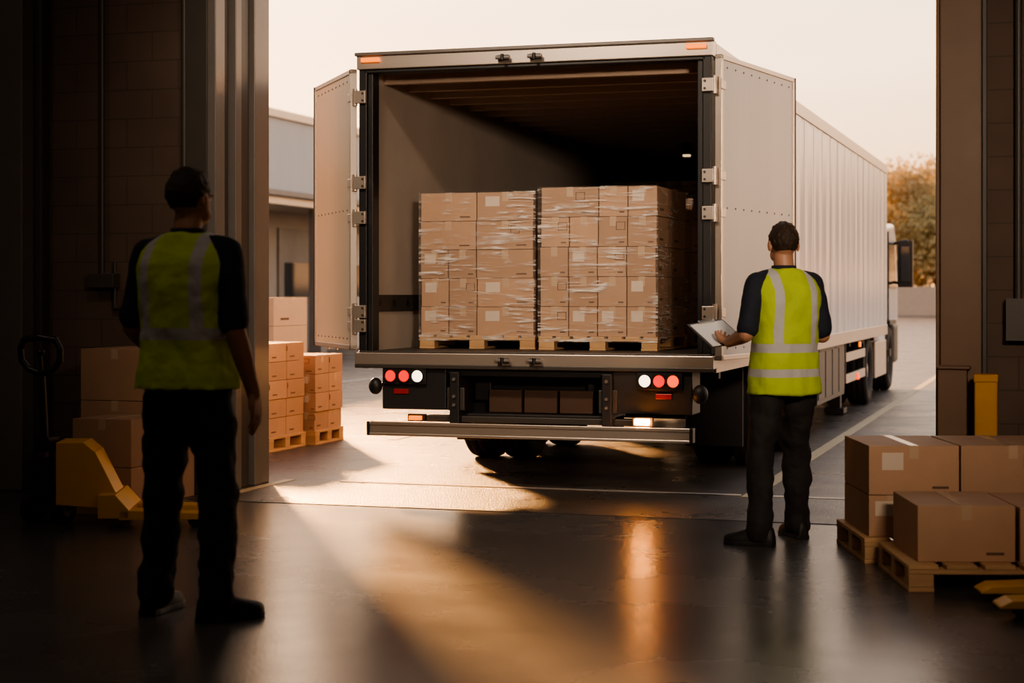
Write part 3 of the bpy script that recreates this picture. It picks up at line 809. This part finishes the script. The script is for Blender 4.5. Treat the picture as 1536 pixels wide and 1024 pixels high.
# ------------------------------------------------------------------ light
azc=math.radians(-15)
cx_,cd_=math.sin(azc),math.cos(azc)
az=V((.9537*cx_-.3007*cd_,.3007*cx_+.9537*cd_,0)).normalized();el=math.radians(17)
sd=V((az.x*math.cos(el),az.y*math.cos(el),math.sin(el)))
sl=bpy.data.lights.new('sun','SUN');sl.energy=15;sl.color=(1,.46,.15);sl.angle=math.radians(4.5)
so=bpy.data.objects.new('sun',sl);COL.objects.link(so);so.rotation_euler=sd.to_track_quat('Z','Y').to_euler();so.location=sd*60
w=bpy.data.worlds.new('sky');scene.world=w;w.use_nodes=True;nt=w.node_tree;N=nt.nodes;L=nt.links
bg=N['Background'];tc=N.new('ShaderNodeTexCoord');sp=N.new('ShaderNodeSeparateXYZ');L.new(tc.outputs['Generated'],sp.inputs[0])
cr=N.new('ShaderNodeValToRGB');L.new(sp.outputs[2],cr.inputs[0]);el_=cr.color_ramp.elements
el_[0].position=0;el_[0].color=(1.0,.50,.23,1);el_[1].position=1;el_[1].color=(.20,.24,.32,1)
for p_,c_ in((.05,(1.0,.58,.30,1)),(.11,(1.0,.69,.44,1)),(.19,(.92,.72,.54,1)),(.4,(.48,.46,.46,1))):
    x=el_.new(p_);x.color=c_
dp=N.new('ShaderNodeVectorMath');dp.operation='DOT_PRODUCT';L.new(tc.outputs['Generated'],dp.inputs[0]);dp.inputs[1].default_value=sd
mx0=N.new('ShaderNodeMath');mx0.operation='MAXIMUM';L.new(dp.outputs['Value'],mx0.inputs[0]);mx0.inputs[1].default_value=0
pw=N.new('ShaderNodeMath');pw.operation='POWER';L.new(mx0.outputs[0],pw.inputs[0]);pw.inputs[1].default_value=20
gl=N.new('ShaderNodeVectorMath');gl.operation='SCALE';gl.inputs[0].default_value=(1.2,.66,.30);L.new(pw.outputs[0],gl.inputs['Scale'])
mp=N.new('ShaderNodeMapping');mp.inputs['Scale'].default_value=(1,1,5);L.new(tc.outputs['Generated'],mp.inputs[0])
cn=N.new('ShaderNodeTexNoise');cn.inputs['Scale'].default_value=2.2;cn.inputs['Detail'].default_value=6;L.new(mp.outputs[0],cn.inputs['Vector'])
cm=N.new('ShaderNodeMapRange');cm.inputs['From Min'].default_value=.35;cm.inputs['From Max'].default_value=.7;cm.inputs['To Min'].default_value=.82;cm.inputs['To Max'].default_value=1.1;L.new(cn.outputs['Fac'],cm.inputs['Value'])
sc=N.new('ShaderNodeVectorMath');sc.operation='SCALE';L.new(cr.outputs[0],sc.inputs[0]);L.new(cm.outputs[0],sc.inputs['Scale'])
ad=N.new('ShaderNodeVectorMath');ad.operation='ADD';L.new(sc.outputs[0],ad.inputs[0]);L.new(gl.outputs[0],ad.inputs[1])
L.new(ad.outputs[0],bg.inputs['Color']);bg.inputs['Strength'].default_value=2.1
fx=M('fill_lamp_housing',(.5,.5,.5),.4,emit=(1,.8,.6),estr=.6)  # glowing housing, used only by the added fill lamps
for i,(x,y) in enumerate([(1.5,-7.0),(6.0,-5.0),(2.5,-11.5),(-3,-5)]):
    e=empty('added_ceiling_fill',(x,y,5.1))  # unseen lamps added overhead as dim interior fill
    b=B();b.box(-.6,.6,-.12,.12,0,.06,fx);b.cyl((-.4,0,.06),(-.4,0,.14),.01,steel_d);b.cyl((.4,0,.06),(.4,0,.14),.01,steel_d);b.make('fill_lamp_body',e,bevel=.01)
    a=bpy.data.lights.new('fill_tube','AREA');a.shape='RECTANGLE';a.size=1.2;a.size_y=.25;a.energy=(11,6,14,14)[i];a.color=(1,.78,.6)
    ao=bpy.data.objects.new('fill_tube',a);COL.objects.link(ao);ao.parent=e;ao.location=(0,0,-.02)
def fill_flood(name,loc,tgt,sx,sy,en,spread,pole):  # out-of-frame fill light with an invented housing and pole
    loc=V(loc);d=(V(tgt)-loc).normalized()
    e=empty(name,loc)
    q=(-d).to_track_quat('Z','Y')
    b=B();b.box(-sx/2-.03,sx/2+.03,-sy/2-.03,sy/2+.03,.0,.12,steel_d);b.box(-sx/2,sx/2,-sy/2,sy/2,-.006,.0,fx)
    lo=b.make('fill_lamp_body',e,bevel=.008);lo.rotation_euler=q.to_euler()
    b=B();b.cyl((0,0,.05),(0,0,pole),.02,steel_d);b.make('fill_lamp_hanger',e)
    a=bpy.data.lights.new('fill_flood','AREA');a.shape='RECTANGLE';a.size=sx;a.size_y=sy;a.energy=en;a.color=(1,.77,.57);a.spread=math.radians(spread)
    ao=bpy.data.objects.new('fill_flood',a);COL.objects.link(ao);ao.parent=e;ao.rotation_euler=q.to_euler();ao.location=d*.02
fill_flood('added_fill_light',(.9,-4.2,4.85),(1.2,1.0,1.7),.95,.22,26,75,.36)  # added frontal fill to brighten the cargo and trailer interior
fill_flood('added_fill_light',(6.2,-9.0,3.3),(2.2,.2,2.0),1.0,.5,28,50,2.0)  # off-camera fill added for the right worker, cartons and trailer liner

# ------------------------------------------------------------------ camera
cd=bpy.data.cameras.new('camera');cd.lens=61.83;cd.sensor_width=36;cd.shift_y=-.0469;cd.clip_end=1000
cd.dof.use_dof=True;cd.dof.focus_distance=12.0;cd.dof.aperture_fstop=2.2
co=bpy.data.objects.new('camera',cd);COL.objects.link(co);co.location=(CX,CY,1.38);co.rotation_euler=(math.pi/2,0,YAW)
scene.camera=co
scene.view_settings.view_transform='AgX'
scene.view_settings.look='AgX - Medium High Contrast'
scene.view_settings.exposure=0.4
